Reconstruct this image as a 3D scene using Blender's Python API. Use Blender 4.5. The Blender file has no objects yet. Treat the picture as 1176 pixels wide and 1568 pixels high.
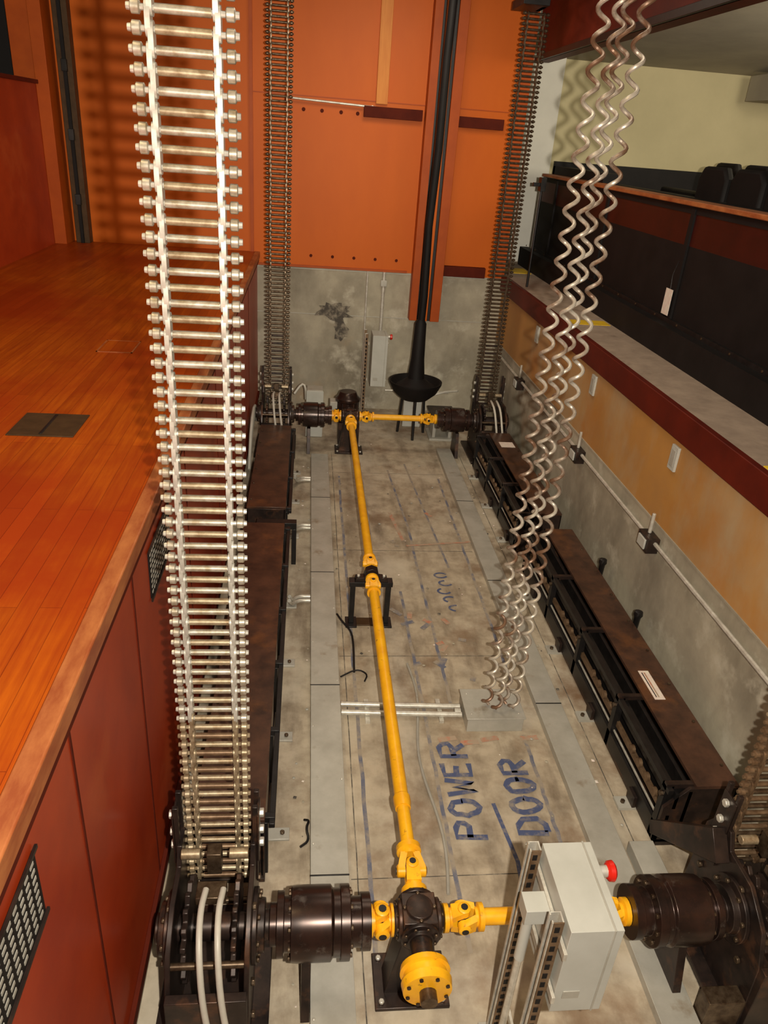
import bpy, math, random, bmesh
from mathutils import Vector, Matrix
random.seed(7)
S=bpy.context.scene
V=Vector
# ------------------------------------------------------------ materials
def mat(name,c,c2=None,scale=4.0,rough=.5,metal=0.0,bump=0.0,stretch=(1,1,1),detail=6,c3=None,scale3=1.0,thr3=(.55,.7),lo=.35,hi=.65,spec=.5,coat=0,st3=(1,1,1),c4=None,scale4=1.0,thr4=(.55,.7),c5=None,scale5=1.0,thr5=(.55,.7)):
    m=bpy.data.materials.new(name); m.use_nodes=True
    nt=m.node_tree; b=nt.nodes['Principled BSDF']
    b.inputs['Base Color'].default_value=(*c,1); b.inputs['Roughness'].default_value=rough
    b.inputs['Metallic'].default_value=metal; b.inputs['Specular IOR Level'].default_value=spec
    b.inputs['Coat Weight'].default_value=coat
    if c2 is None: c2=tuple(x*.75 for x in c)
    tc=nt.nodes.new('ShaderNodeTexCoord'); mp=nt.nodes.new('ShaderNodeMapping')
    mp.inputs['Scale'].default_value=stretch
    nt.links.new(tc.outputs['Object'],mp.inputs['Vector'])
    n=nt.nodes.new('ShaderNodeTexNoise'); n.inputs['Scale'].default_value=scale; n.inputs['Detail'].default_value=detail
    n.inputs['Roughness'].default_value=.65
    nt.links.new(mp.outputs[0],n.inputs['Vector'])
    r=nt.nodes.new('ShaderNodeValToRGB'); r.color_ramp.elements[0].position=lo; r.color_ramp.elements[1].position=hi
    r.color_ramp.elements[0].color=(*c2,1); r.color_ramp.elements[1].color=(*c,1)
    nt.links.new(n.outputs['Fac'],r.inputs['Fac']); out=r.outputs['Color']
    for q,(cc,sc,th,st) in enumerate(((c3,scale3,thr3,st3),(c4,scale4,thr4,(1,1,1)),(c5,scale5,thr5,(1,1,1)))):
        if not cc: continue
        mp3=nt.nodes.new('ShaderNodeMapping'); mp3.inputs['Scale'].default_value=st; mp3.inputs['Location'].default_value=(sc+q*5,3,1.7)
        nt.links.new(tc.outputs['Object'],mp3.inputs[0])
        n3=nt.nodes.new('ShaderNodeTexNoise'); n3.inputs['Scale'].default_value=sc; n3.inputs['Detail'].default_value=9; n3.inputs['Roughness'].default_value=.62
        nt.links.new(mp3.outputs[0],n3.inputs['Vector'])
        r3=nt.nodes.new('ShaderNodeMapRange'); r3.inputs[1].default_value=th[0]; r3.inputs[2].default_value=th[1]
        nt.links.new(n3.outputs['Fac'],r3.inputs[0])
        mx=nt.nodes.new('ShaderNodeMix'); mx.data_type='RGBA'
        nt.links.new(r3.outputs[0],mx.inputs[0]); nt.links.new(out,mx.inputs[6]); mx.inputs[7].default_value=(*cc,1)
        out=mx.outputs[2]
    nt.links.new(out,b.inputs['Base Color'])
    if bump:
        bp=nt.nodes.new('ShaderNodeBump'); bp.inputs['Strength'].default_value=bump; bp.inputs['Distance'].default_value=.02
        nt.links.new(n.outputs['Fac'],bp.inputs['Height']); nt.links.new(bp.outputs[0],b.inputs['Normal'])
    return m

def wood_floor_mat():
    m=mat('stage_wood',(.52,.115,.005),(.33,.050,.003),scale=3,rough=.36,stretch=(14,.8,1),detail=8,lo=.3,hi=.7,spec=.22,c3=(.34,.040,.003),scale3=.8,thr3=(.42,.62))
    nt=m.node_tree; b=nt.nodes['Principled BSDF']
    src=b.inputs['Base Color'].links[0].from_socket
    tc=nt.nodes.new('ShaderNodeTexCoord'); mp=nt.nodes.new('ShaderNodeMapping'); mp.inputs['Rotation'].default_value=(0,0,math.pi/2)
    nt.links.new(tc.outputs['Object'],mp.inputs[0])
    br=nt.nodes.new('ShaderNodeTexBrick'); br.inputs['Scale'].default_value=1; br.inputs['Brick Width'].default_value=1.4
    br.inputs['Row Height'].default_value=.07; br.inputs['Mortar Size'].default_value=.0012
    br.inputs['Color1'].default_value=(1,1,1,1); br.inputs['Color2'].default_value=(.80,.74,.7,1); br.inputs['Mortar'].default_value=(.5,.4,.4,1)
    nt.links.new(mp.outputs[0],br.inputs['Vector'])
    mx=nt.nodes.new('ShaderNodeMix'); mx.data_type='RGBA'; mx.blend_type='MULTIPLY'; mx.inputs[0].default_value=1
    nt.links.new(src,mx.inputs[6]); nt.links.new(br.outputs['Color'],mx.inputs[7]); nt.links.new(mx.outputs[2],b.inputs['Base Color'])
    return m

M={}
M['stage']=wood_floor_mat()
M['orange']=mat('orange_panel',(.58,.118,.005),(.50,.094,.004),scale=2,rough=.5,stretch=(1,1,.4),lo=.2,hi=.8,spec=.22)
M['orange2']=mat('orange_trim',(.42,.074,.005),(.35,.057,.004),scale=3,rough=.5,spec=.25)
M['strip']=mat('pale_wood_strip',(.66,.25,.05),(.58,.19,.035),scale=5,rough=.5,stretch=(5,1,.5),spec=.2)
M['redfascia']=mat('red_fascia',(.40,.045,.009),(.31,.030,.007),scale=2.5,rough=.36,spec=.35,c3=(.44,.075,.018),scale3=1.3)
M['nosing']=mat('worn_nosing',(.44,.15,.045),(.26,.055,.014),scale=14,rough=.5,stretch=(1,.3,1))
M['brownbar']=mat('brown_bar',(.10,.014,.006),(.07,.010,.005),scale=5,rough=.7,spec=.1)
M['darkred']=mat('dark_red_wood',(.12,.012,.005),(.075,.008,.004),scale=3,rough=.5,spec=.2)
M['kneered']=mat('knee_wall_red',(.050,.006,.004),(.028,.004,.003),scale=3,rough=.4,spec=.3)
M['conc']=mat('pit_concrete',(.42,.375,.285),(.29,.26,.20),scale=2.2,rough=.85,bump=.15,detail=10,c3=(.17,.145,.105),scale3=1.3,thr3=(.48,.72),st3=(1,1,.6),c4=(.42,.25,.12),scale4=.7,thr4=(.6,.85),c5=(.50,.46,.37),scale5=3,thr5=(.55,.7))
M['floorc']=mat('floor_concrete',(.47,.395,.295),(.25,.20,.14),scale=6,rough=.75,bump=.1,detail=14,c3=(.12,.085,.055),scale3=2.9,thr3=(.49,.76),lo=.3,hi=.62,c4=(.54,.48,.38),scale4=1.3,thr4=(.5,.7),st3=(1.7,.45,1),c5=(.20,.12,.065),scale5=1.9,thr5=(.55,.75))
M['carpet']=mat('ledge_floor',(.38,.29,.22),(.28,.21,.16),scale=6,rough=.9,bump=.1,c3=(.2,.14,.1),scale3=2.5,thr3=(.58,.7))
M['ochre']=mat('stained_ply',(.46,.225,.055),(.38,.19,.06),scale=1.6,rough=.6,c3=(.42,.35,.23),scale3=1.0,thr3=(.44,.72),st3=(1,1,.5),c4=(.43,.17,.03),scale4=1.4,thr4=(.5,.75))
M['cream']=mat('cream_plaster',(.58,.51,.31),(.51,.45,.27),scale=1,rough=.9)
M['white']=mat('white_paint',(.75,.73,.66),(.68,.66,.6),scale=2,rough=.8)
M['soffit']=mat('soffit_grey',(.38,.34,.26),(.30,.27,.21),scale=1.2,rough=.9)
M['black']=mat('black_paint',(.009,.007,.007),(.005,.004,.004),scale=4,rough=.65,spec=.25)
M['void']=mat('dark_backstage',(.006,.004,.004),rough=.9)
M['steel']=mat('chain_steel',(.62,.58,.50),(.36,.29,.19),scale=26,rough=.38,metal=.55)
M['tan']=mat('chain_steel_tan',(.50,.41,.28),(.26,.18,.10),scale=26,rough=.4,metal=.5)
M['steel2']=mat('chain_steel_greasy',(.16,.115,.075),(.06,.035,.02),scale=25,rough=.35,metal=.7)
M['brass']=mat('oiled_brown_steel',(.26,.17,.10),(.13,.075,.04),scale=20,rough=.42,metal=.5)
M['zinc']=mat('galvanised',(.70,.68,.61),(.48,.45,.39),scale=20,rough=.38,metal=.4)
M['dark']=mat('dark_machine_steel',(.048,.030,.024),(.018,.013,.012),scale=9,rough=.38,metal=.45,c3=(.12,.055,.03),scale3=6)
M['coup']=mat('coupling_steel',(.050,.024,.018),(.022,.014,.012),scale=8,rough=.27,metal=.5,c3=(.12,.10,.09),scale3=9,thr3=(.6,.7))
M['rust']=mat('rusty_cover',(.12,.058,.036),(.055,.03,.022),scale=7,rough=.30,metal=.35,c3=(.22,.09,.035),scale3=3,thr3=(.52,.72))
M['blackm']=mat('black_metal',(.018,.016,.016),(.009,.008,.008),scale=12,rough=.4,metal=.3)
M['yellow']=mat('yellow_paint',(.95,.49,.012),(.82,.37,.010),scale=9,rough=.35,detail=4,c3=(.30,.14,.02),scale3=22,thr3=(.62,.72))
M['grey']=mat('grey_enamel',(.50,.50,.46),(.44,.44,.40),scale=5,rough=.35)
M['duct']=mat('grey_trunking',(.46,.445,.395),(.36,.345,.30),scale=5,rough=.42,metal=.15,c3=(.26,.21,.15),scale3=6,thr3=(.6,.75))
M['red']=mat('red_button',(.70,.02,.01),rough=.3)
M['blue']=mat('blue_spray',(.065,.085,.18),(.26,.23,.20),scale=16,rough=.8,lo=.30,hi=.52)
M['blue2']=mat('blue_chalk_line',(.12,.13,.185),(.32,.27,.21),scale=6,rough=.8,lo=.42,hi=.60)
M['redp']=mat('red_spray',(.46,.17,.10),(.38,.29,.21),scale=14,rough=.8,lo=.45,hi=.65)
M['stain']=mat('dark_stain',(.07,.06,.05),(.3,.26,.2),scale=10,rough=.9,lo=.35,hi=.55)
M['yline']=mat('yellow_tape',(.85,.55,.02),rough=.6)
M['label']=mat('paper_label',(.75,.70,.60),(.7,.55,.5),scale=30,rough=.7)
M['coil']=mat('coil_wire',(.55,.50,.42),(.20,.11,.065),scale=3.2,rough=.42,metal=.35,lo=.42,hi=.56)
M['hose']=mat('pale_hose',(.55,.52,.45),rough=.4)
M['plate']=mat('bronze_plate',(.08,.045,.022),(.055,.032,.016),scale=12,rough=.5,metal=.2,spec=.2)

# ------------------------------------------------------------ mesh builder
class MB:
    def __init__(s): s.v=[];s.f=[];s.mi=[];s.mats=[]
    def _m(s,k):
        m=M[k]
        if m not in s.mats: s.mats.append(m)
        return s.mats.index(m)
    def add(s,vs,fs,k):
        o=len(s.v); i=s._m(k)
        s.v+= [tuple(V(p)) for p in vs]
        s.f+= [tuple(o+a for a in f) for f in fs]; s.mi+=[i]*len(fs)
    def box(s,x0,x1,y0,y1,z0,z1,k):
        s.add([(x0,y0,z0),(x1,y0,z0),(x1,y1,z0),(x0,y1,z0),(x0,y0,z1),(x1,y0,z1),(x1,y1,z1),(x0,y1,z1)],
              [(0,3,2,1),(4,5,6,7),(0,1,5,4),(1,2,6,5),(2,3,7,6),(3,0,4,7)],k)
    def lathe(s,p,d,prof,k,seg=20,caps=True):
        d=V(d).normalized(); a=d.orthogonal().normalized(); b=d.cross(a); p=V(p)
        vs=[];fs=[]
        for (t,r) in prof:
            for j in range(seg):
                an=2*math.pi*j/seg
                vs.append(p+d*t+(a*math.cos(an)+b*math.sin(an))*r)
        for i in range(len(prof)-1):
            for j in range(seg):
                fs.append((i*seg+j,i*seg+(j+1)%seg,(i+1)*seg+(j+1)%seg,(i+1)*seg+j))
        if caps:
            fs.append(tuple(reversed(range(seg)))); fs.append(tuple((len(prof)-1)*seg+j for j in range(seg)))
        s.add(vs,fs,k)
    def cyl(s,p0,p1,r,k,seg=14,r1=None):
        p0=V(p0);p1=V(p1); s.lathe(p0,p1-p0,[(0,r),((p1-p0).length,r if r1 is None else r1)],k,seg)
    def tube(s,pts,r,k,seg=8,sm=0):
        pts=[V(p) for p in pts]
        for _ in range(sm):
            q=[pts[0]]
            for a_,b_ in zip(pts[:-1],pts[1:]): q+=[a_*.75+b_*.25,a_*.25+b_*.75]
            pts=q+[pts[-1]]
        n=len(pts); vs=[];fs=[]; a=None
        for i,p in enumerate(pts):
            t=(pts[min(i+1,n-1)]-pts[max(i-1,0)]).normalized()
            a=t.orthogonal().normalized() if a is None else (a-t*a.dot(t)).normalized()
            b=t.cross(a)
            for j in range(seg):
                an=2*math.pi*j/seg; vs.append(p+(a*math.cos(an)+b*math.sin(an))*r)
        for i in range(n-1):
            for j in range(seg):
                fs.append((i*seg+j,i*seg+(j+1)%seg,(i+1)*seg+(j+1)%seg,(i+1)*seg+j))
        fs.append(tuple(reversed(range(seg)))); fs.append(tuple((n-1)*seg+j for j in range(seg)))
        s.add(vs,fs,k)
    def prism(s,poly,axis,a0,a1,k):
        def P(u,w,a):
            return {'x':(a,u,w),'y':(u,a,w),'z':(u,w,a)}[axis]
        n=len(poly); vs=[P(u,w,a0) for u,w in poly]+[P(u,w,a1) for u,w in poly]
        fs=[tuple(range(n)),tuple(reversed(range(n,2*n)))]+[(i,n+i,n+(i+1)%n,(i+1)%n) for i in range(n)]
        s.add(vs,fs,k)
    def ribbon(s,pts,w,z,k):
        z=z+random.uniform(0,.0015)
        pts=[V((p[0],p[1],z)) for p in pts]; n=len(pts); vs=[];fs=[]
        for i,p in enumerate(pts):
            t=(pts[min(i+1,n-1)]-pts[max(i-1,0)]).normalized(); q=V((-t.y,t.x,0))*w/2
            vs+=[p+q,p-q]
        for i in range(n-1): fs.append((2*i,2*i+1,2*i+3,2*i+2))
        s.add(vs,fs,k)
    def done(s,name,bevel=0,smooth=True):
        me=bpy.data.meshes.new(name); me.from_pydata(s.v,[],s.f)
        for m in s.mats: me.materials.append(m)
        me.polygons.foreach_set('material_index',s.mi)
        bm=bmesh.new(); bm.from_mesh(me); bmesh.ops.recalc_face_normals(bm,faces=bm.faces); bm.to_mesh(me); bm.free()
        if smooth:
            me.shade_smooth(); me.set_sharp_from_angle(angle=math.radians(38))
        o=bpy.data.objects.new(name,me); S.collection.objects.link(o)
        if bevel:
            b=o.modifiers.new('bevel','BEVEL'); b.width=bevel; b.segments=2; b.limit_method='ANGLE'; b.angle_limit=math.radians(50)
        return o
def boxobj(name,x0,x1,y0,y1,z0,z1,k,bevel=0):
    m=MB(); m.box(x0,x1,y0,y1,z0,z1,k); return m.done(name,bevel)

# ------------------------------------------------------------ camera
cx=V((.9938,-.0862,.0700)).normalized(); cb=V((-.1085,-.8870,.4490)); cb=(cb-cx*cb.dot(cx)).normalized(); cu=cb.cross(cx)
cam=bpy.data.cameras.new('camera'); co=bpy.data.objects.new('camera',cam); S.collection.objects.link(co)
mm=Matrix((cx,cu,cb)).transposed().to_4x4(); mm.translation=V((0,0,3.5)); co.matrix_world=mm
cam.sensor_fit='VERTICAL'; cam.sensor_height=24; cam.lens=24*1142/1568; cam.clip_start=.05
S.camera=co

# ------------------------------------------------------------ room shell
SZ=2.06; LZ=1.95
boxobj('floor',-.66,2.62,.3,10.2,-.1,0,'floorc')
boxobj('stage_floor',-3.06,-.69,.3,10.2,SZ-.12,SZ,'stage')
boxobj('floor_front',-3.06,6,-3,.3,SZ-.2,SZ,'stage')
boxobj('wall_front',-.66,2.62,.2,.3,0,SZ-.2,'conc')
boxobj('floor_right',2.62,8,.3,11.7,LZ-.15,LZ,'carpet')
m=MB()
m.box(-.74,-.66,.3,10.2,.14,SZ-.12,'redfascia')
m.box(-.74,-.66,.3,10.2,0,.14,'conc')
for y in (1.7,2.55,3.9,5.4,7,8.6): m.box(-.661,-.656,y,y+.012,.2,SZ-.13,'brownbar')
m.done('wall_left')
m=MB(); m.box(-.69,-.625,.3,10.2,SZ-.075,SZ+.003,'nosing'); m.box(-.66,-.635,.3,10.2,SZ-.12,SZ-.075,'brownbar'); m.done('trim_1',.006)
boxobj('trim_2',-.66,-.638,.3,10.2,.13,.2,'brownbar',.004)
def grille(y0,y1):
    m=MB(); z0,z1=1.60,1.83
    m.box(-.6605,-.655,y0,y1,z0,z1,'black')
    n=int((y1-y0)/.04)
    for i in range(n):
        for j in range(8):
            yy=y0+.02+i*(y1-y0-.02)/n; zz=z0+.015+j*.0268
            m.box(-.655,-.653,yy,yy+.022,zz,zz+.011,'duct')
    m.box(-.655,-.648,y0-.01,y1+.01,z1,z1+.012,'dark'); m.box(-.655,-.648,y0-.01,y1+.01,z0-.012,z0,'dark')
    m.done('ventilation_grille')
grille(2.85,3.35); grille(.90,1.36)
# back wall
m=MB()
m.box(-3.06,2.46,10.2,10.35,1.9,5.6,'orange')
m.box(-.74,2.62,10.2,10.35,0,1.9,'conc')
m.box(2.46,2.62,10.2,10.35,1.9,5.6,'orange2')
m.done('wall_back')
m=MB()
m.box(-.72,2.4,10.19,10.2,3.86,3.87,'orange2'); m.box(-.72,1.3,10.185,10.2,1.9,1.93,'orange2')
m.box(-.74,-.70,10.17,10.2,1.9,5.5,'orange2')
for x in (-.1,.12,.35,.55): m.lathe((x,10.2,3.72),(0,-1,0),[(0,.022),(.012,.018)],'brownbar',10)
for i in range(6): m.lathe((-.25+i*.28,10.2,2.05),(0,-1,0),[(0,.02),(.01,.016)],'brownbar',10)
for z in (1.3,1.88): m.box(-.7,2.6,10.195,10.2,z,z+.008,'duct')
m.done('wall_panel_trim')
boxobj('trim_3',.76,.90,10.16,10.2,3.84,5.6,'strip',.003)
m=MB()
m.box(.62,1.33,10.12,10.2,3.69,3.81,'brownbar')
m.box(1.77,2.34,10.12,10.2,3.66,3.78,'brownbar')
m.box(1.77,2.34,10.12,10.2,1.90,2.03,'brownbar')
m.done('wall_ledger_bar',.004)
m=MB()
m.box(1.36,1.46,10.02,10.2,1.32,5.6,'orange2'); m.box(1.50,1.60,10.02,10.2,1.32,5.6,'orange'); m.box(1.64,1.76,10.0,10.2,1.32,5.6,'orange2')
m.box(1.46,1.50,10.10,10.2,1.32,5.6,'blackm'); m.box(1.60,1.64,10.04,10.2,1.32,5.6,'blackm')
m.done('wall_guide_column',.004)
m=MB(); m.cyl((-.3,10.14,3.83),(.76,10.14,3.80),.013,'zinc'); m.cyl((-.3,10.14,3.83),(-.3,10.2,3.83),.012,'zinc'); m.cyl((.72,10.14,3.8),(.72,10.2,3.8),.018,'zinc')
m.done('wall_rod')
m=MB()
def blob(cx_,cz,rx,rz,y):
    n=22; vs=[(cx_,y,cz)]
    for i in range(n):
        a=2*math.pi*i/n; q=random.uniform(.55,1.1); vs.append((cx_+rx*q*math.cos(a),y,cz+rz*q*math.sin(a)))
    m.add(vs,[(0,1+i,1+(i+1)%n) for i in range(n)],'stain')
blob(.35,1.36,.3,.14,10.194); blob(.45,1.12,.12,.2,10.1935)
m.done('wall_soot_mark',smooth=False)
# left side wall and posts
boxobj('wall_stage_left',-3.16,-3.06,.3,9.9,SZ,3.75,'redfascia')
m=MB(); m.box(-3.2,-3.03,.3,9.9,3.75,3.79,'darkred'); m.done('trim_4',.005)
m=MB(); m.box(-3.06,-2.92,9.85,10.2,SZ,5.6,'orange2'); m.box(-3.3,-3.06,9.9,10.35,SZ,5.6,'orange2'); m.done('wall_post_left',.004)
m=MB(); m.box(-2.86,-2.70,10.05,10.2,SZ,5.6,'plate'); m.box(-2.80,-2.76,10.02,10.05,SZ,5.6,'black')
for z in (2.5,3.2,3.9,4.6): m.box(-2.81,-2.75,10.0,10.06,z,z+.12,'blackm')
m.done('sliding_door_track',.003)
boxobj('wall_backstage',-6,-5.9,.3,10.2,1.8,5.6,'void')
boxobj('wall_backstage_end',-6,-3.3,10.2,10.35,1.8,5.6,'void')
m=MB(); m.box(-1.46,-1.14,3.58,3.90,SZ,SZ+.006,'plate'); m.box(-1.31,-1.295,3.6,3.88,SZ+.006,SZ+.009,'blackm'); m.done('floor_socket_cover',.002)
m=MB()
for (a,b,c,d) in ((-1.42,-1.18,5.15,5.16),(-1.42,-1.18,5.45,5.46),(-1.42,-1.41,5.15,5.46),(-1.19,-1.18,5.15,5.46)): m.box(a,b,c,d,SZ,SZ+.004,'nosing')
m.box(-1.41,-1.19,5.16,5.45,SZ,SZ+.003,'stage'); m.done('floor_hatch')
# right side pit wall
m=MB()
m.box(2.62,2.76,.3,10.35,0,1.08,'conc')
m.box(2.62,2.76,.3,10.35,1.08,LZ-.2,'ochre')
m.box(2.612,2.62,.3,10.2,1.07,1.085,'conc')
m.done('wall_right')
boxobj('trim_5',2.585,2.64,.3,10.3,LZ-.2,LZ+.004,'darkred',.006)
m=MB()
m.box(2.66,3.05,7.34,7.54,LZ,LZ+.005,'yline'); m.box(2.66,3.05,10.4,10.85,LZ,LZ+.005,'yline'); m.box(2.645,2.82,3.2,3.76,LZ,LZ+.005,'yline')
m.done('floor_hazard_tape')
m=MB()
m.tube([(2.585,.4,.95),(2.585,10.1,.98)],.016,'zinc')
for y in (6.36,4.68,2.2,8.6):
    m.box(2.53,2.62,y-.09,y+.09,.88,1.0,'dark'); m.box(2.515,2.53,y-.06,y+.06,.90,.98,'grey')
    m.cyl((2.58,y+.02,1.0),(2.58,y+.02,1.16),.014,'zinc')
m.done('wall_conduit',.004)
for y in (6.4,4.69,8.3):
    m=MB(); m.box(2.60,2.62,y-.05,y+.05,1.52,1.70,'grey'); m.box(2.595,2.60,y-.03,y+.03,1.55,1.67,'duct'); m.done('wall_outlet_box',.003)
# knee wall with rail
m=MB()
m.box(3.2,3.3,.3,11.0,LZ,2.85,'black'); m.box(3.2,3.3,.3,11.0,2.85,3.10,'kneered'); m.box(3.19,3.3,.3,11.0,3.10,3.16,'black')
m.box(3.08,3.2,.3,11.3,LZ,2.20,'black')
m.box(3.17,3.2,.3,11.0,2.20,2.24,'blackm')
for y in (2.5,4.4,6.4,8.4,10.3): m.box(3.18,3.2,y,y+.06,2.22,3.14,'black')
for i in range(24): m.lathe((3.17,.7+i*.46,2.22),(-1,0,0),[(0,.010),(.005,.009)],'plate',8)
m.box(3.3,3.5,9.0,11.0,LZ,3.30,'black'); m.box(3.3,5.5,10.9,11.0,LZ,3.36,'black')
m.done('wall_knee_right')
m=MB(); m.box(3.15,3.33,.3,10.95,3.16,3.20,'nosing'); m.done('trim_6',.008)
m=MB(); m.box(3.160,3.165,6.42,6.55,2.26,2.48,'label'); m.tube([(3.165,6.48,2.48),(3.165,6.5,2.6),(3.178,6.47,2.72)],.003,'blackm'); m.done('hanging_tag')
m=MB()
for xr,n_ in ((3.95,9),(4.75,11)):
    for i in range(n_):
        y=2.2+i*.66; dz=0 if xr<4.2 else .04
        m.prism([(y+.0,2.9),(y+.58,2.9),(y+.58,3.36+dz),(y+.50,3.46+dz),(y+.09,3.46+dz),(y,3.36+dz)],'x',xr+.0,xr+.09,'black')
        m.box(xr,xr+.45,y+.03,y+.49,2.38,2.5,'black')
        m.box(xr-.02,xr+.4,y+.59,y+.65,2.0,2.65,'blackm')
    m.box(xr-.05,xr+.1,2.2,10.6,LZ,3.16,'black')
m.done('theatre_seat_row',.03)
boxobj('wall_house_back',2.62,8,11.7,11.85,1.8,5.6,'cream')
boxobj('wall_house_right',8,8.1,.3,11.85,1.8,5.6,'cream')
boxobj('wall_column_white',2.85,3.42,11.55,11.7,LZ,5.6,'white',.005)
boxobj('wall_return',2.46,2.62,10.35,11.85,1.8,5.6,'cream')
m=MB(); m.prism([(11.7,4.62),(11.7,4.8),(.3,5.7),(.3,5.5)],'x',2.9,8.0,'soffit'); m.done('ceiling_balcony')
m=MB(); m.box(6.0,8,10.6,11.4,4.28,4.6,'soffit'); m.done('ventilation_duct',.01)
m=MB(); m.box(2.68,2.74,9.3,9.42,3.05,3.2,'blackm'); m.box(2.60,2.68,9.34,9.38,3.1,3.14,'blackm'); m.cyl((2.71,9.36,LZ),(2.71,9.36,3.05),.015,'blackm'); m.done('sensor_post',.003)
# raised lift platform above
m=MB(); m.box(-.58,2.62,1.2,10.0,5.3,5.42,'darkred'); m.box(2.62,2.78,1.2,10.1,4.41,5.5,'darkred'); m.box(2.60,2.64,1.2,10.1,4.41,4.47,'blackm')
for y in (2.33,5.5,8.98): m.box(-.58,2.62,y-.06,y+.06,5.1,5.3,'blackm')
m.box(2.08,2.35,8.8,9.3,4.78,4.86,'blackm'); m.box(2.30,2.35,8.9,9.2,4.78,5.3,'blackm')
m.done('lift_platform',.003)

# ------------------------------------------------------------ lift chains
def chain(x,y,z0,z1,k,kr,ka,kb):
    m=MB(); p=.0465; n=int((z1-z0)/p)
    for i in range(n+1):
        z=z0+i*p
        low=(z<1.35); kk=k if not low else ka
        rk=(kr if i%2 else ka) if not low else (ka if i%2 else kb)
        m.cyl((x-.128,y,z),(x+.128,y,z),.008,kk,8)
        m.cyl((x-.072,y,z),(x+.072,y,z),.0118,rk,12)
        for s in (-1,1):
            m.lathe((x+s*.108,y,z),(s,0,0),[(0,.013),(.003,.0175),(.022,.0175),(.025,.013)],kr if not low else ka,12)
            m.lathe((x+s*.133,y,z),(s,0,0),[(0,.010),(.010,.009)],kk,8)
        if i<n:
            off=0.0 if i%2 else .006
            for s in (-1,1):
                xa=x+s*(.076+off); poly=[]
                for j in range(7):
                    a=math.pi*j/6; poly.append((y+.022*math.cos(a)+.002,z+p+.020*math.sin(a)))
                for j in range(7):
                    a=math.pi+math.pi*j/6; poly.append((y+.022*math.cos(a)+.002,z+.020*math.sin(a)))
                m.prism(poly,'x',min(xa,xa+s*.014),max(xa,xa+s*.014),kk)
    return m.done('lift_chain')
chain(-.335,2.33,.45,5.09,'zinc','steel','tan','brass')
chain(-.345,8.98,.45,5.09,'steel2','steel2','steel2','dark')
chain(2.27,8.98,.45,4.77,'steel2','steel2','steel2','dark')
XR=2.17
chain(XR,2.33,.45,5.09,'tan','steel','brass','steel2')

# ------------------------------------------------------------ helpers for machinery
def bolts(m,p,d,R,n,r,h,k):
    d=V(d).normalized(); a=d.orthogonal().normalized(); b=d.cross(a)
    for i in range(n):
        an=2*math.pi*(i+.5)/n; q=V(p)+(a*math.cos(an)+b*math.sin(an))*R
        m.lathe(q,d,[(0,r),(h,r)],k,6)
def yoke(m,p,d,L=.16,r=.05,k='yellow'):
    d=V(d).normalized(); p=V(p); a=V((0,0,1)) if abs(d.z)<.9 else V((1,0,0)); b=d.cross(a).normalized()
    m.lathe(p-d*L,d,[(0,r*1.15),(L*.22,r*1.15),(L*.28,r*.8),(L*.42,r*.8)],k,18)
    m.lathe(p+d*L,-d,[(0,r*1.15),(L*.22,r*1.15),(L*.28,r*.8),(L*.42,r*.8)],k,18)
    for sgn,ax,ot in ((-1,a,b),(1,b,a)):
        for s in (-1,1):
            c0=p+d*sgn*L*.62+ax*s*r*.55; c1=p+ax*s*r*.95
            w=r*.55; th=r*.32
            vs=[]
            for q,wd in ((c0,w*1.2),(c1,w)):
                for u,v_ in ((-1,-1),(1,-1),(1,1),(-1,1)): vs.append(q+ot*u*wd+ax*v_*th)
            m.add(vs,[(0,1,2,3),(7,6,5,4),(0,4,5,1),(1,5,6,2),(2,6,7,3),(3,7,4,0)],k)
            m.lathe(p+ax*s*r*.6,ax*s,[(0,r*.55),(r*.65,r*.55),(r*.75,r*.4)],k,14)
            m.lathe(p+ax*s*r*1.34,ax*s,[(0,r*.3),(r*.06,r*.3)],'blackm',10)
    m.lathe(p-d*r*.4,d,[(0,r*.45),(r*.8,r*.45)],'blackm',12)

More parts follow.
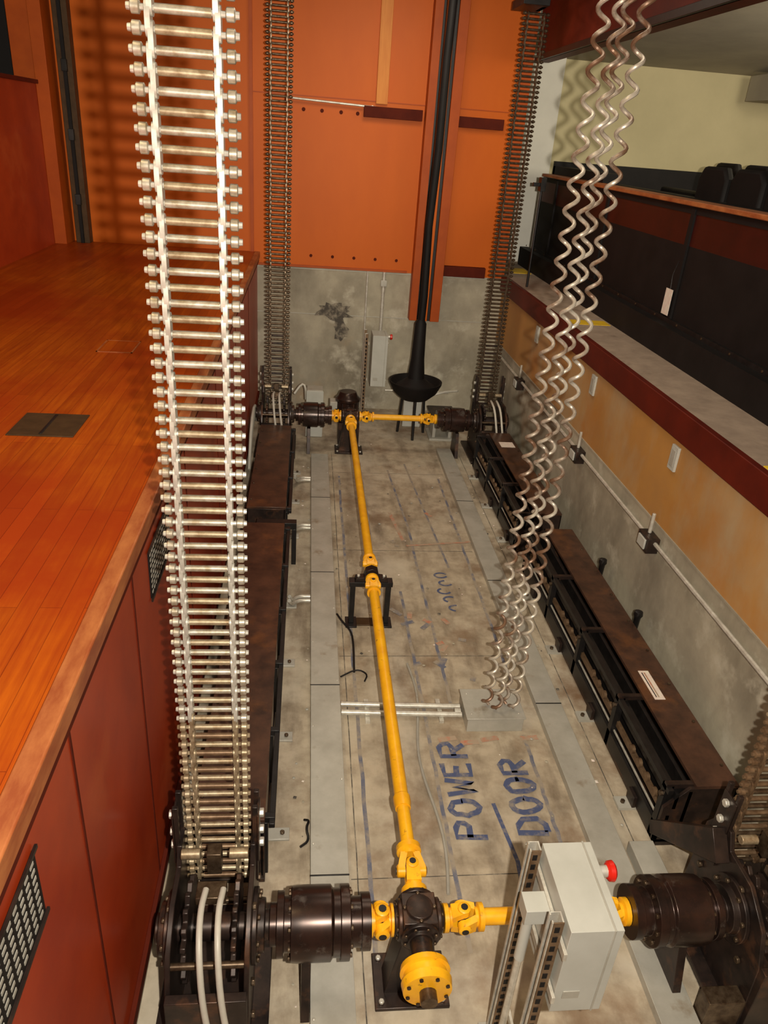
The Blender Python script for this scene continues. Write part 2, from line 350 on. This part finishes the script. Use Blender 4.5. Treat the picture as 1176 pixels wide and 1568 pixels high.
ZA=.45
def drive_unit(xc,y0,s):
    m=MB()
    cy=y0+.23
    prof=[(y0-.28,.0),(y0+.36,.0),(y0+.36,.16),(y0+.34,.62),(y0+.27,.74),(y0+.17,.74),(y0+.13,.66),(y0-.05,.66),(y0-.2,.56),(y0-.26,.40)]
    for x in (-.165,.145): m.prism(prof,'x',xc+x,xc+x+.022,'dark')
    m.box(xc-.24,xc+.24,y0-.32,y0+.4,0,.03,'dark')
    for x in (-.11,.088):
        n=18; poly=[]
        for i in range(n):
            for da,rr in ((0,.175),(.3,.205),(.55,.205),(.85,.175)):
                a=2*math.pi*(i+da)/n; poly.append((y0+rr*math.cos(a),ZA+rr*math.sin(a)))
        m.prism(poly,'x',xc+x,xc+x+.022,'dark')
    m.cyl((xc-.2,y0,ZA),(xc+.2,y0,ZA),.055,'dark',20)
    for e in (-1,1):
        xx=xc+e*.167
        m.lathe((xx,y0,ZA),(e,0,0),[(0,.15),(.02,.15),(.02,.11),(.05,.105),(.05,.06),(.069,.06)],'dark',24)
        bolts(m,(xx+e*.02,y0,ZA),(e,0,0),.13,8,.013,.014,'steel2')
        m.box(xc+e*.165-.012,xc+e*.165+.012,cy-.05,cy-.03,.5,.95,'dark'); m.box(xc+e*.165-.012,xc+e*.165+.012,cy+.035,cy+.055,.5,.95,'dark')
        m.box(xc+e*.175-.006,xc+e*.175+.006,cy-.05,cy+.055,.62,.90,'dark')
        for z in (.68,.76,.86): m.lathe((xc+e*.18,cy+.005,z),(e,0,0),[(0,.02),(.02,.02)],'zinc',6)
        for (yy,zz) in ((y0-.18,.12),(y0+.28,.12),(y0-.15,.3),(y0+.27,.4),(y0+.25,.65),(y0-.02,.6)):
            m.lathe((xc+e*.167,yy,zz),(e,0,0),[(0,.018),(.016,.018)],'steel2',6)
    m.box(xc-.06,xc+.06,y0-.05,y0+.03,.66,.70,'steel2'); m.box(xc-.03,xc+.03,cy-.14,cy-.08,.66,.78,'steel2')
    for x in (-.1,.1): m.cyl((xc+x-.04,cy-.10,.74),(xc+x+.04,cy-.10,.74),.022,'tan')
    m.box(xc-.16,xc+.16,y0-.3,y0-.26,.03,.42,'dark')
    for (yy,zz) in ((y0-.2,.5),(y0+.3,.2),(y0-.2,.2)): m.cyl((xc-.16,yy,zz),(xc+.16,yy,zz),.015,'steel2')
    if s<0 and y0<4:
        m.prism([(y0+.1,.62),(y0+.62,.20),(y0+.66,.26),(y0+.2,.74)],'x',xc-.24,xc-.17,'dark')
        m.box(xc-.34,xc-.17,y0-.28,y0-.2,.03,.2,'steel2')
    m.done('chain_drive_unit',.003)
    m=MB()
    for dx in (-.02,.05):
        m.tube([(xc+dx,y0-.02,.715),(xc+dx-.01,y0-.12,.725),(xc+dx+.0,y0-.26,.68),(xc+dx+.02,y0-.36,.5),(xc+dx+.06,y0-.40,.25),(xc+dx+.08,y0-.44,.02)],.013,'hose',10,2)
    m.done('hydraulic_hose')
    m=MB(); x0=xc+s*.237
    pr=[(0,.085),(.03,.085),(.03,.13),(.06,.13),(.06,.11),(.09,.11),(.09,.145),(.14,.15),(.26,.15),(.27,.135),(.30,.135),(.30,.15),(.34,.15),(.345,.10),(.39,.10),(.39,.115),(.43,.115)]
    m.lathe((x0,y0,ZA),(s,0,0),pr,'coup',32)
    bolts(m,(x0+s*.34,y0,ZA),(s,0,0),.125,10,.012,.012,'steel2'); bolts(m,(x0+s*.09,y0,ZA),(-s,0,0),.13,10,.011,.012,'steel2')
    m.prism([(y0-.16,.0),(y0+.16,.0),(y0+.08,.3),(y0-.08,.3)],'x',min(x0+s*.14,x0+s*.18),max(x0+s*.14,x0+s*.18),'dark')
    m.done('shaft_coupling',.002)
    return x0+s*.43
XG=.545
def station(y0,xl,xr):
    eL=drive_unit(xl,y0,1); eR=drive_unit(xr,y0,-1)
    m=MB(); g=.075
    m.box(XG-g,XG+g,y0-g,y0+g,ZA-g,ZA+g,'dark')
    for d in ((1,0,0),(-1,0,0),(0,1,0),(0,-1,0)):
        m.lathe(V((XG,y0,ZA))+V(d)*g,d,[(0,.085),(.018,.085),(.018,.06),(.034,.055)],'dark',20)
        bolts(m,V((XG,y0,ZA))+V(d)*(g+.018),d,.07,8,.009,.009,'steel2')
    m.lathe((XG,y0,ZA+g),(0,0,1),[(0,.06),(.012,.06),(.02,.03)],'dark',20); bolts(m,(XG,y0,ZA+g),(0,0,1),.065,4,.01,.012,'steel2')
    m.prism([(XG-.13,0),(XG+.13,0),(XG+.07,ZA-g),(XG-.07,ZA-g)],'y',y0-.06,y0+.06,'dark'); m.box(XG-.17,XG+.17,y0-.13,y0+.13,0,.02,'dark')
    for a in (-.14,.14):
        for b in (-.1,.1): m.lathe((XG+a,y0+b,.02),(0,0,1),[(0,.014),(.015,.014)],'zinc',6)
    m.done('bevel_gearbox',.004)
    m=MB(); yoke(m,((eL+XG-.11)/2,y0,ZA),(1,0,0),L=(XG-.112-eL)/2,r=.058); m.done('cross_drive_shaft')
    m=MB(); yoke(m,(XG+.20,y0,ZA),(1,0,0),L=.088,r=.052); yoke(m,(eR-.10,y0,ZA),(1,0,0),L=.098,r=.052)
    m.cyl((XG+.28,y0,ZA),(eR-.19,y0,ZA),.036,'yellow',20); m.done('cross_drive_shaft')
YN,YB=2.08,8.58
station(YN,-.335,XR); station(YB,-.345,2.27)
YM=4.94
m=MB()
yoke(m,(XG,YN+.24,ZA),(0,1,0),L=.128,r=.052); m.cyl((XG,YN+.36,ZA),(XG,YN+.62,ZA),.034,'yellow')
m.lathe((XG,YN+.60,ZA),(0,1,0),[(0,.04),(.03,.045),(.07,.045),(.08,.037)],'yellow')
m.cyl((XG,YN+.66,ZA),(XG,YM-.24,ZA),.037,'yellow',20); yoke(m,(XG,YM-.16,ZA),(0,1,0),L=.10,r=.045)
m.done('main_drive_shaft')
m=MB()
yoke(m,(XG,YM+.16,ZA),(0,1,0),L=.10,r=.045); m.cyl((XG,YM+.24,ZA),(XG,YB-.34,ZA),.037,'yellow',20); yoke(m,(XG,YB-.24,ZA),(0,1,0),L=.128,r=.052)
m.done('main_drive_shaft')
m=MB()
for s in (-1,1):
    m.box(XG+s*.14-.02,XG+s*.14+.02,YM-.03,YM+.03,.015,.37,'blackm'); m.box(XG+s*.14-.045,XG+s*.14+.045,YM-.08,YM+.06,0,.015,'blackm')
m.box(XG-.17,XG+.17,YM-.04,YM+.04,.36,.40,'blackm'); m.box(XG-.16,XG+.16,YM-.05,YM+.05,.0,.012,'plate')
m.prism([(XG-.13,.40),(XG+.13,.40),(XG+.12,.43),(XG+.06,.44),(XG+.045,.50),(XG,.52),(XG-.045,.50),(XG-.06,.44),(XG-.12,.43)],'y',YM-.035,YM+.035,'dark')
m.cyl((XG,YM-.058,ZA),(XG,YM+.058,ZA),.032,'steel2')
for s in (-1,1): m.lathe((XG+s*.1,YM,.43),(0,0,1),[(0,.013),(.02,.013)],'zinc',6)
m.done('shaft_bearing_stand',.003)
m=MB(); m.cyl((XG,YN-.11,ZA),(XG,YN-.2,ZA),.05,'dark')
m.lathe((XG,YN-.20,ZA),(0,-1,0),[(0,.06),(.01,.10),(.035,.105),(.04,.09),(.07,.09),(.075,.105),(.11,.10),(.115,.06)],'yellow',32)
m.cyl((XG,YN-.31,ZA),(XG,YN-.36,ZA),.035,'steel2'); bolts(m,(XG,YN-.31,ZA),(0,-1,0),.085,8,.009,.008,'dark')
m.done('shaft_hub_flange')
m=MB()
m.box(XG-.13,XG+.13,YB+.14,YB+.4,.02,.30,'dark')
m.lathe((XG-.02,YB+.28,.30),(0,0,1),[(0,.15),(.03,.15),(.03,.13),(.25,.135),(.26,.155),(.29,.155),(.32,.12),(.37,.10)],'coup',24)
for i in range(12):
    a=2*math.pi*i/12; q=V((XG-.02+.135*math.cos(a),YB+.28+.135*math.sin(a),0)); m.box(q.x-.006,q.x+.006,q.y-.006,q.y+.006,.36,.54,'dark')
m.box(XG-.24,XG-.15,YB+.2,YB+.36,.4,.55,'duct'); m.cyl((XG,YB+.12,ZA),(XG,YB+.2,ZA),.05,'dark')
m.done('electric_motor',.004)
for (x0,x1,y0,y1,z1) in ((.02,.22,9.0,9.2,.62),(1.32,1.55,9.5,9.7,.42)):
    m=MB(); m.box(x0,x1,y0,y1,.0,z1,'duct'); m.box(x0-.006,x1+.006,y0-.012,y0,.01,z1-.01,'grey'); m.done('junction_box',.004)
# ------------------------------------------------------------ chain magazines
def magazine(x0,x1,y0,y1,side,label=False):
    m=MB(); top=.46; w=x1-x0
    ca,cb_=(x0+w*.38,x1) if side<0 else (x0,x1-.05)
    m.box(ca,cb_,y0,y1,top-.02,top,'rust')
    if side<0: m.box(cb_-.012,cb_,y0,y1,.05,top-.02,'dark')
    else:
        m.box(ca,ca+.012,y0,y1,.05,top-.02,'dark'); m.box(x1-.07,x1-.058,y0,y1,.05,top-.02,'rust')
        m.box(x1-.03,x1,y0,y1,.40,.43,'blackm')
    def fb(a,b,z0,z1,k):
        if side<0: m.box(x0+a,x0+b,y0,y1,z0,z1,k)
        else: m.box(x1-b,x1-a,y0,y1,z0,z1,k)
    if side<0:
        fb(.0,.10,.03,.05,'dark'); fb(.0,.02,.05,.15,'blackm'); fb(.03,.05,.20,.24,'brass'); fb(.05,.07,.29,.40,'blackm'); fb(.02,.03,.16,.17,'zinc'); fb(.12,.14,.05,.42,'blackm')
        fb(.0,.03,.40,.43,'blackm')
    n=max(2,int((y1-y0)/.62))
    for i in range(n+1):
        y=y0+.03+(y1-y0-.1)*i/n
        if side<0:
            m.box(x0+.0,x0+.045,y,y+.045,.03,.43,'blackm'); m.box(x0,ca+.02,y,y+.03,.415,.445,'dark')
            m.lathe((x0,y+.022,.36),(-1,0,0),[(0,.016),(.015,.016)],'steel2',6)
            for j in range(4):
                yy=y+.12+j*.11
                if yy<y1-.05: m.lathe((x0+.03,yy,.265),(-1,0,0),[(0,.028),(.02,.028)],'brass',12)
        else:
            m.box(x1-.06,x1,y,y+.035,.40,.44,'blackm'); m.box(x1-.06,x1-.035,y,y+.035,.03,.40,'blackm')
    for y in (y0,y1-.02): m.prism([(x0+.0,.03),(x1,.03),(x1,top-.02),(x0+.12,top-.02),(x0,.3)] if side<0 else [(x0,.03),(x1-.05,.03),(x1-.05,top-.02),(x0,top-.02)],'y',y,y+.02,'dark')
    m.box(x0+.02,x1-.05,y0,y1,0,.03,'dark')
    yy=y0+.25
    while yy<y1-.1:
        if side<0: m.box(x0-.10,x0+.03,yy,yy+.09,0,.02,'duct'); m.box(x0-.02,x0,yy,yy+.09,.02,.10,'dark'); m.lathe((x0-.06,yy+.045,.02),(0,0,1),[(0,.014),(.016,.014)],'steel2',6)
        else: m.box(x1-.06,x1+.07,yy,yy+.08,0,.015,'duct'); m.lathe((x1+.03,yy+.04,.015),(0,0,1),[(0,.014),(.016,.014)],'steel2',6)
        yy+=.75
    for i in range(int((y1-y0)/.35)):
        m.lathe((cb_-.03 if side<0 else ca+.03,y0+.15+i*.35,top),(0,0,1),[(0,.010),(.008,.010)],'steel2',6)
    if label:
        m.box(ca+.06,ca+.13,3.48,3.76,top,top+.003,'label')
        m.box(ca+.09,ca+.10,3.5,3.74,top+.003,top+.0036,'redp'); m.box(ca+.075,ca+.082,3.5,3.74,top+.003,top+.0036,'blackm')
        for y in (4.35,5.1): m.box(x1,x1+.05,y-.02,y+.02,.38,.42,'blackm'); m.lathe((x1+.045,y,.38),(0,0,1),[(0,.02),(.10,.024),(.12,.034),(.15,.03),(.16,.01)],'blackm',14)
    m.done('chain_magazine',.003)
magazine(2.02,2.42,2.78,5.75,-1,True)
magazine(2.02,2.42,6.05,8.15,-1)
magazine(-.50,-.10,2.62,5.75,1)
magazine(-.50,-.10,6.05,8.15,1)
m=MB(); m.box(2.22,2.38,7.7,7.85,.46,.463,'label'); m.done('warning_label')
m=MB(); m.box(-.4,-.05,5.82,5.90,.36,.42,'blackm'); m.box(-.40,-.36,5.82,5.90,0,.36,'blackm'); m.box(-.09,-.05,5.82,5.90,0,.36,'blackm'); m.done('cross_bracket',.003)

# ------------------------------------------------------------ floor trunking
m=MB()
m.box(.09,.28,1.6,8.3,0,.055,'duct'); m.box(.085,.285,1.6,8.3,.055,.06,'duct')
for y in (2.6,4.1,5.6,7.1): m.box(.083,.287,y,y+.01,.058,.062,'blackm')
for i in range(14): m.lathe((.10+.17*(i%2),1.9+i*.45,.06),(0,0,1),[(0,.008),(.005,.006)],'zinc',8)
m.done('cable_trunking',.003)
m=MB()
m.box(1.65,1.82,1.6,8.6,0,.055,'duct'); m.box(1.645,1.825,1.6,8.6,.055,.06,'duct')
for y in (2.3,3.9,5.5,7.1): m.box(1.643,1.827,y,y+.01,.058,.062,'blackm')
m.done('cable_trunking',.003)
m=MB(); m.box(1.12,1.50,3.70,3.98,0,.11,'duct'); m.box(1.11,1.51,3.69,3.99,.11,.118,'duct')
for a in (1.15,1.47):
    for b in (3.74,3.94): m.lathe((a,b,.118),(0,0,1),[(0,.008),(.005,.006)],'zinc',8)
m.done('floor_junction_box',.003)
m=MB(); m.box(1.86,2.0,2.35,2.75,0,.08,'duct'); m.done('floor_junction_box',.003)
m=MB()
for y in (3.88,3.96): m.cyl((.29,y-.03,.04),(1.105,y-.06,.04),.019,'zinc',12)
for x in (.45,.95): m.box(x,x+.03,3.78,4.0,0,.022,'zinc')
m.cyl((1.06,3.85,.04),(1.10,3.85,.04),.027,'zinc')
m.done('conduit_pair')
for y in (6.47,5.2,7.6):
    m=MB()
    for dy in (0,.06): m.tube([(-.09,y+dy-.14,.12),(-.07,y+dy-.10,.06),(-.04,y+dy-.03,.035),(.0,y+dy,.03),(.08,y+dy,.03)],.016,'zinc',10,1)
    m.done('conduit_pair')
m=MB()
m.tube([(.295,4.98,.05),(.33,4.85,.07),(.40,4.75,.05),(.41,4.6,.03),(.40,4.3,.015)],.008,'blackm',8,2); m.done('loose_cable')
m=MB(); pts=[(.80+.03*math.sin(t*3),4.4-t*.6,.012) for t in [i*.15 for i in range(22)]]; m.tube(pts,.009,'duct'); m.done('loose_cable')
m=MB(); m.tube([(.05,3.0,.012),(.08,2.98,.03),(.06,2.92,.04),(.08,2.86,.012),(.03,2.82,.012)],.007,'blackm',8,2); m.done('loose_cable')
m=MB(); m.tube([(.3,4.25,.012),(.42,4.33,.02),(.50,4.28,.012),(.47,4.2,.012)],.006,'blackm',8,2); m.done('loose_cable')
for k_,(dx,dz) in enumerate(((0,0),(.03,.05),(-.03,-.05))):
    m=MB(); m.tube([(-.6,8.9+dx,.3+dz),(-.60,8.6,.5+dz),(-.61,8.2,.4+dz),(-.61,7.8,.05)],.018,'hose',10,1); m.done('flexible_conduit')
m=MB(); m.tube([(-.14,9.2,.5),(-.05,9.25,.62),(.0,9.24,.6),(.01,9.24,.42)],.016,'hose',10,1); m.done('flexible_conduit')
m=MB(); m.tube([(1.75,9.7,.40),(1.9,9.7,.45),(2.05,9.6,.5)],.016,'hose',10); m.tube([(1.1,9.98,.35),(1.5,9.98,.35),(2.0,9.98,.35)],.016,'zinc',10); m.done('flexible_conduit')
m=MB(); m.box(1.62,1.95,9.0,9.4,0,.03,'duct'); m.box(1.66,1.70,9.05,9.35,.03,.32,'duct'); m.box(1.87,1.91,9.05,9.35,.03,.32,'duct'); m.box(1.62,1.95,9.0,9.4,.32,.35,'dark'); m.done('support_frame',.003)

# ------------------------------------------------------------ hanging spiral wires
m=MB()
for i,(dx,dy,ph) in enumerate(((-.086,.02,0),(-.030,-.03,.55),(.030,.03,-.25),(.086,-.02,.4))):
    pts=[];z=.13
    while z<5.09:
        a=2*math.pi*z/.118+ph
        pts.append((1.345+dx+.029*math.cos(a),3.78+dy+.029*math.sin(a),z)); z+=.118/14
    m.tube(pts,.0105,'coil',8)
m.done('hanging_spiral_wire')

# ------------------------------------------------------------ hanging cable & basket
m=MB(); bx,by=1.40,9.2
m.lathe((bx,by,.50),(0,0,1),[(0,.10),(.01,.18),(.10,.28),(.20,.33),(.22,.34),(.24,.34),(.235,.32),(.12,.27),(.04,.15)],'black',28)
m.lathe((bx,by,.62),(0,0,1),[(0,.27),(.06,.25),(.1,.18),(.16,.11),(.4,.085),(.85,.07),(.9,.04)],'black',20)
m.tube([(bx,by,1.3),(bx+.01,by,1.8),(bx-.01,by,2.6),(bx+.02,by,3.4),(bx+.02,by,4.3),(bx+.04,by,5.29)],.045,'black',12)
for a in range(3):
    an=2*math.pi*a/3+.5; m.cyl((bx+.2*math.cos(an),by+.2*math.sin(an),0),(bx+.16*math.cos(an),by+.16*math.sin(an),.52),.018,'blackm')
m.done('cable_collector_basket')
# ------------------------------------------------------------ control boxes
def control(name,x0,x1,y0,y1,z0,z1,sx,brack=True):
    m=MB()
    m.box(x0,x1,y0,y1,z0,z1,'grey')
    m.box(x1-.035,x1-.028,y0-.003,y1+.003,z0-.003,z1+.003,'duct')
    m.box(x0+.03,x0+.09,y0-.004,y0,z0+.08,z0+.12,'duct')
    for zz in (z0+.08,z1-.1): m.lathe((x1,y0+.04,zz),(1,0,0),[(0,.01),(.01,.01)],'zinc',8)
    m.box(x1,x1+.012,y1-.16,y1-.03,z1-.22,z1-.05,'duct')
    m.cyl((x1+.01,y1-.08,z1-.06),(x1+.05,y1-.08,z1-.06),.022,'zinc'); m.lathe((x1+.045,y1-.08,z1-.06),(1,0,0),[(0,.026),(.008,.036),(.024,.038),(.032,.028)],'red',20)
    for yy in (y0+.05,y1-.02):
        m.box(sx-.006,sx,yy-.02,yy+.02,0.01,z1+.01,'zinc'); m.box(sx-.04,sx,yy-.022,yy-.018,.01,z1+.01,'brass'); m.box(sx-.04,sx,yy+.018,yy+.022,.01,z1+.01,'zinc')
        m.box(sx-.043,sx-.037,yy-.022,yy-.010,.01,z1+.01,'zinc'); m.box(sx-.043,sx-.037,yy+.010,yy+.022,.01,z1+.01,'zinc')
        z=.06
        while z<z1-.03: m.box(sx-.03,sx-.012,yy-.0235,yy-.0215,z,z+.028,'black'); z+=.05
        m.box(sx-.07,sx+.05,yy-.05,yy+.05,0,.012,'duct')
    for zz in (z1-.12,z0+.08,.25):
        m.box(sx,sx+.012,y0-.02,y1+.02,zz,zz+.035,'zinc')
    if brack:
        m.cyl((sx-.06,y0+.17,z0+.05),(sx-.06,y0+.17,z1-.14),.02,'grey'); m.box(sx-.085,sx-.0,y0+.14,y0+.22,z1-.16,z1-.09,'grey'); m.cyl((sx-.06,y0+.17,.02),(sx-.06,y0+.17,z0+.06),.014,'zinc')
    return m.done(name,.003)
control('control_box',.915,1.10,1.50,1.85,.76,1.2,.90)
control('control_box',.86,1.06,9.65,9.95,.5,1.18,.80,False)
m=MB(); m.cyl((1.0,10.17,1.18),(1.0,10.17,1.9),.022,'zinc'); m.cyl((1.0,10.17,1.0),(1.0,10.17,1.18),.022,'zinc'); m.box(.96,1.04,10.14,10.19,1.72,1.80,'duct')
m.cyl((1.55,10.17,.5),(1.55,10.17,1.3),.02,'zinc'); m.box(1.5,1.62,10.1,10.19,.85,1.0,'duct'); m.cyl((.78,10.17,.3),(.78,10.17,1.9),.012,'zinc'); m.done('wall_conduit',.003)

# ------------------------------------------------------------ floor paint
m=MB()
def wob(x,y0,y1,dx=.012):
    n=30; return [(x+random.uniform(-dx,dx),y0+(y1-y0)*i/n) for i in range(n+1)]
for x,a,b in ((.40,2.2,7.8),(.86,2.2,5.4),(1.06,3.98,6.6),(1.50,2.5,3.66),(.66,5.3,8.2),(1.55,4.2,7.8)): m.ribbon(wob(x,a,b,.004),.024,.0015,'blue2')
m.ribbon([(1.17,3.1),(1.22,2.7),(1.2,2.45)],.024,.0015,'blue'); m.ribbon([(1.06,6.6),(.98,8.0)],.022,.0015,'blue2'); m.ribbon([(1.35,5.8),(1.2,8.2)],.022,.0015,'blue2')
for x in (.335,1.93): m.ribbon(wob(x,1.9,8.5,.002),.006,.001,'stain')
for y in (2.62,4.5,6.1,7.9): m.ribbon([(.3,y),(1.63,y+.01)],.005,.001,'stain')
def ring(cx_,cy_,rx,ry,a0=0,a1=6.28,w=.03,k='blue'):
    n=20; m.ribbon([(cx_+rx*math.cos(a0+(a1-a0)*i/n),cy_+ry*math.sin(a0+(a1-a0)*i/n)) for i in range(n+1)],w,.0025,k)
def ln(p,q,w=.03,k='blue'): m.ribbon([p,q],w,.003,k)
GL={'P':[[(0,0),(0,1),(.5,1),(.7,.85),(.7,.65),(.5,.5),(0,.5)]],
    'O':[[(.35+.35*math.cos(t*.4),.5+.5*math.sin(t*.4)) for t in range(17)]],
    'W':[[(0,1),(.2,0),(.4,.7),(.6,0),(.8,1)]],
    'E':[[(.65,1),(0,1),(0,0),(.65,0)],[(0,.5),(.5,.5)]],
    'R':[[(0,0),(0,1),(.5,1),(.7,.85),(.7,.65),(.5,.5),(0,.5)],[(.3,.5),(.7,0)]],
    'D':[[(0,0),(0,1),(.4,1),(.7,.75),(.7,.25),(.4,0),(0,0)]]}
def word(txt,x,y,h,adv,w):
    for i,ch in enumerate(txt):
        for st in GL[ch]:
            m.ribbon([(x-v_*h+random.uniform(-.008,.008),y+i*adv+u*adv*.95+random.uniform(-.006,.006)) for u,v_ in st],w,.004,'blue')
word('POWER',1.08,2.86,.17,.155,.036); word('DOOR',1.45,2.88,.17,.15,.038)
for i in range(5):
    ring(1.28+random.uniform(-.06,.06),5.15+i*.13,.055,.04,random.uniform(0,2),random.uniform(4,6),.02)
for i in range(16):
    x=random.uniform(.8,1.35);y=random.choice((4.3,4.6,5.0,6.2,6.9))+random.uniform(-.15,.15); ln((x,y),(x+random.uniform(-.12,.12),y+random.uniform(-.10,.10)),.04,random.choice(('blue2','blue2','redp')))
for a in range(4):
    x=random.uniform(.9,1.5); ln((x,3.58+random.uniform(0,.06)),(x+.12,3.60+random.uniform(-.03,.05)),.04,'redp')
ln((1.0,6.2),(1.65,6.3),.03,'redp'); ln((.9,6.9),(.98,6.3),.035,'redp')
m.done('floor_paint_marking',smooth=False)
m=MB()
for i in range(120):
    x=random.choice((random.uniform(-.02,.07),random.uniform(.3,1.62),random.uniform(.3,1.62),random.uniform(1.85,1.97))); y=random.uniform(1.9,9.6)
    r=random.uniform(.005,.018); a=random.uniform(0,3)
    c,s_=math.cos(a)*r,math.sin(a)*r
    m.add([(x-c,y-s_,.006),(x+s_,y-c,.006),(x+c,y+s_,.006),(x-s_,y+c,.006),(x,y,.006+r*.4)],[(0,1,4),(1,2,4),(2,3,4),(3,0,4)],random.choice(('label','stain','duct','conc')))
m.done('floor_debris',smooth=False)

# ------------------------------------------------------------ lights
def area(name,loc,target,size,power,col):
    l=bpy.data.lights.new(name,'AREA'); l.size=size; l.energy=power; l.color=col
    o=bpy.data.objects.new(name,l); S.collection.objects.link(o); o.location=loc
    o.rotation_euler=(V(target)-V(loc)).to_track_quat('-Z','Y').to_euler(); return o
l=bpy.data.lights.new('camera_flash','POINT'); l.energy=160; l.shadow_soft_size=.02; l.color=(1,.91,.76)
l.use_nodes=True; nt=l.node_tree; em=[n for n in nt.nodes if n.type=='EMISSION'][0]
fo=nt.nodes.new('ShaderNodeLightFalloff'); fo.inputs['Strength'].default_value=1.0; nt.links.new(fo.outputs['Linear'],em.inputs['Strength'])
o=bpy.data.objects.new('camera_flash',l); S.collection.objects.link(o); o.location=(.17,-.02,3.53)
area('pit_fill',(1.0,8.0,5.05),(1.0,8.8,0),1.2,42,(1,.88,.68))  # unseen area lamps added under the platform to even out the pit
area('pit_fill',(1.1,4.8,5.05),(1.1,4.8,0),1.5,30,(1,.88,.68))
area('stage_fill',(-1.9,2.0,5.6),(-1.7,2.4,2),1.5,75,(1,.78,.42))  # added warm fill out of view, brightens the near stage boards
area('house_light',(5.6,7.5,4.7),(5,11.7,3.6),1.2,70,(1,.90,.68))
w=bpy.data.worlds.new('world'); S.world=w; w.use_nodes=True; w.node_tree.nodes['Background'].inputs[0].default_value=(1,.84,.64,1); w.node_tree.nodes['Background'].inputs[1].default_value=.14
S.view_settings.view_transform='Standard'
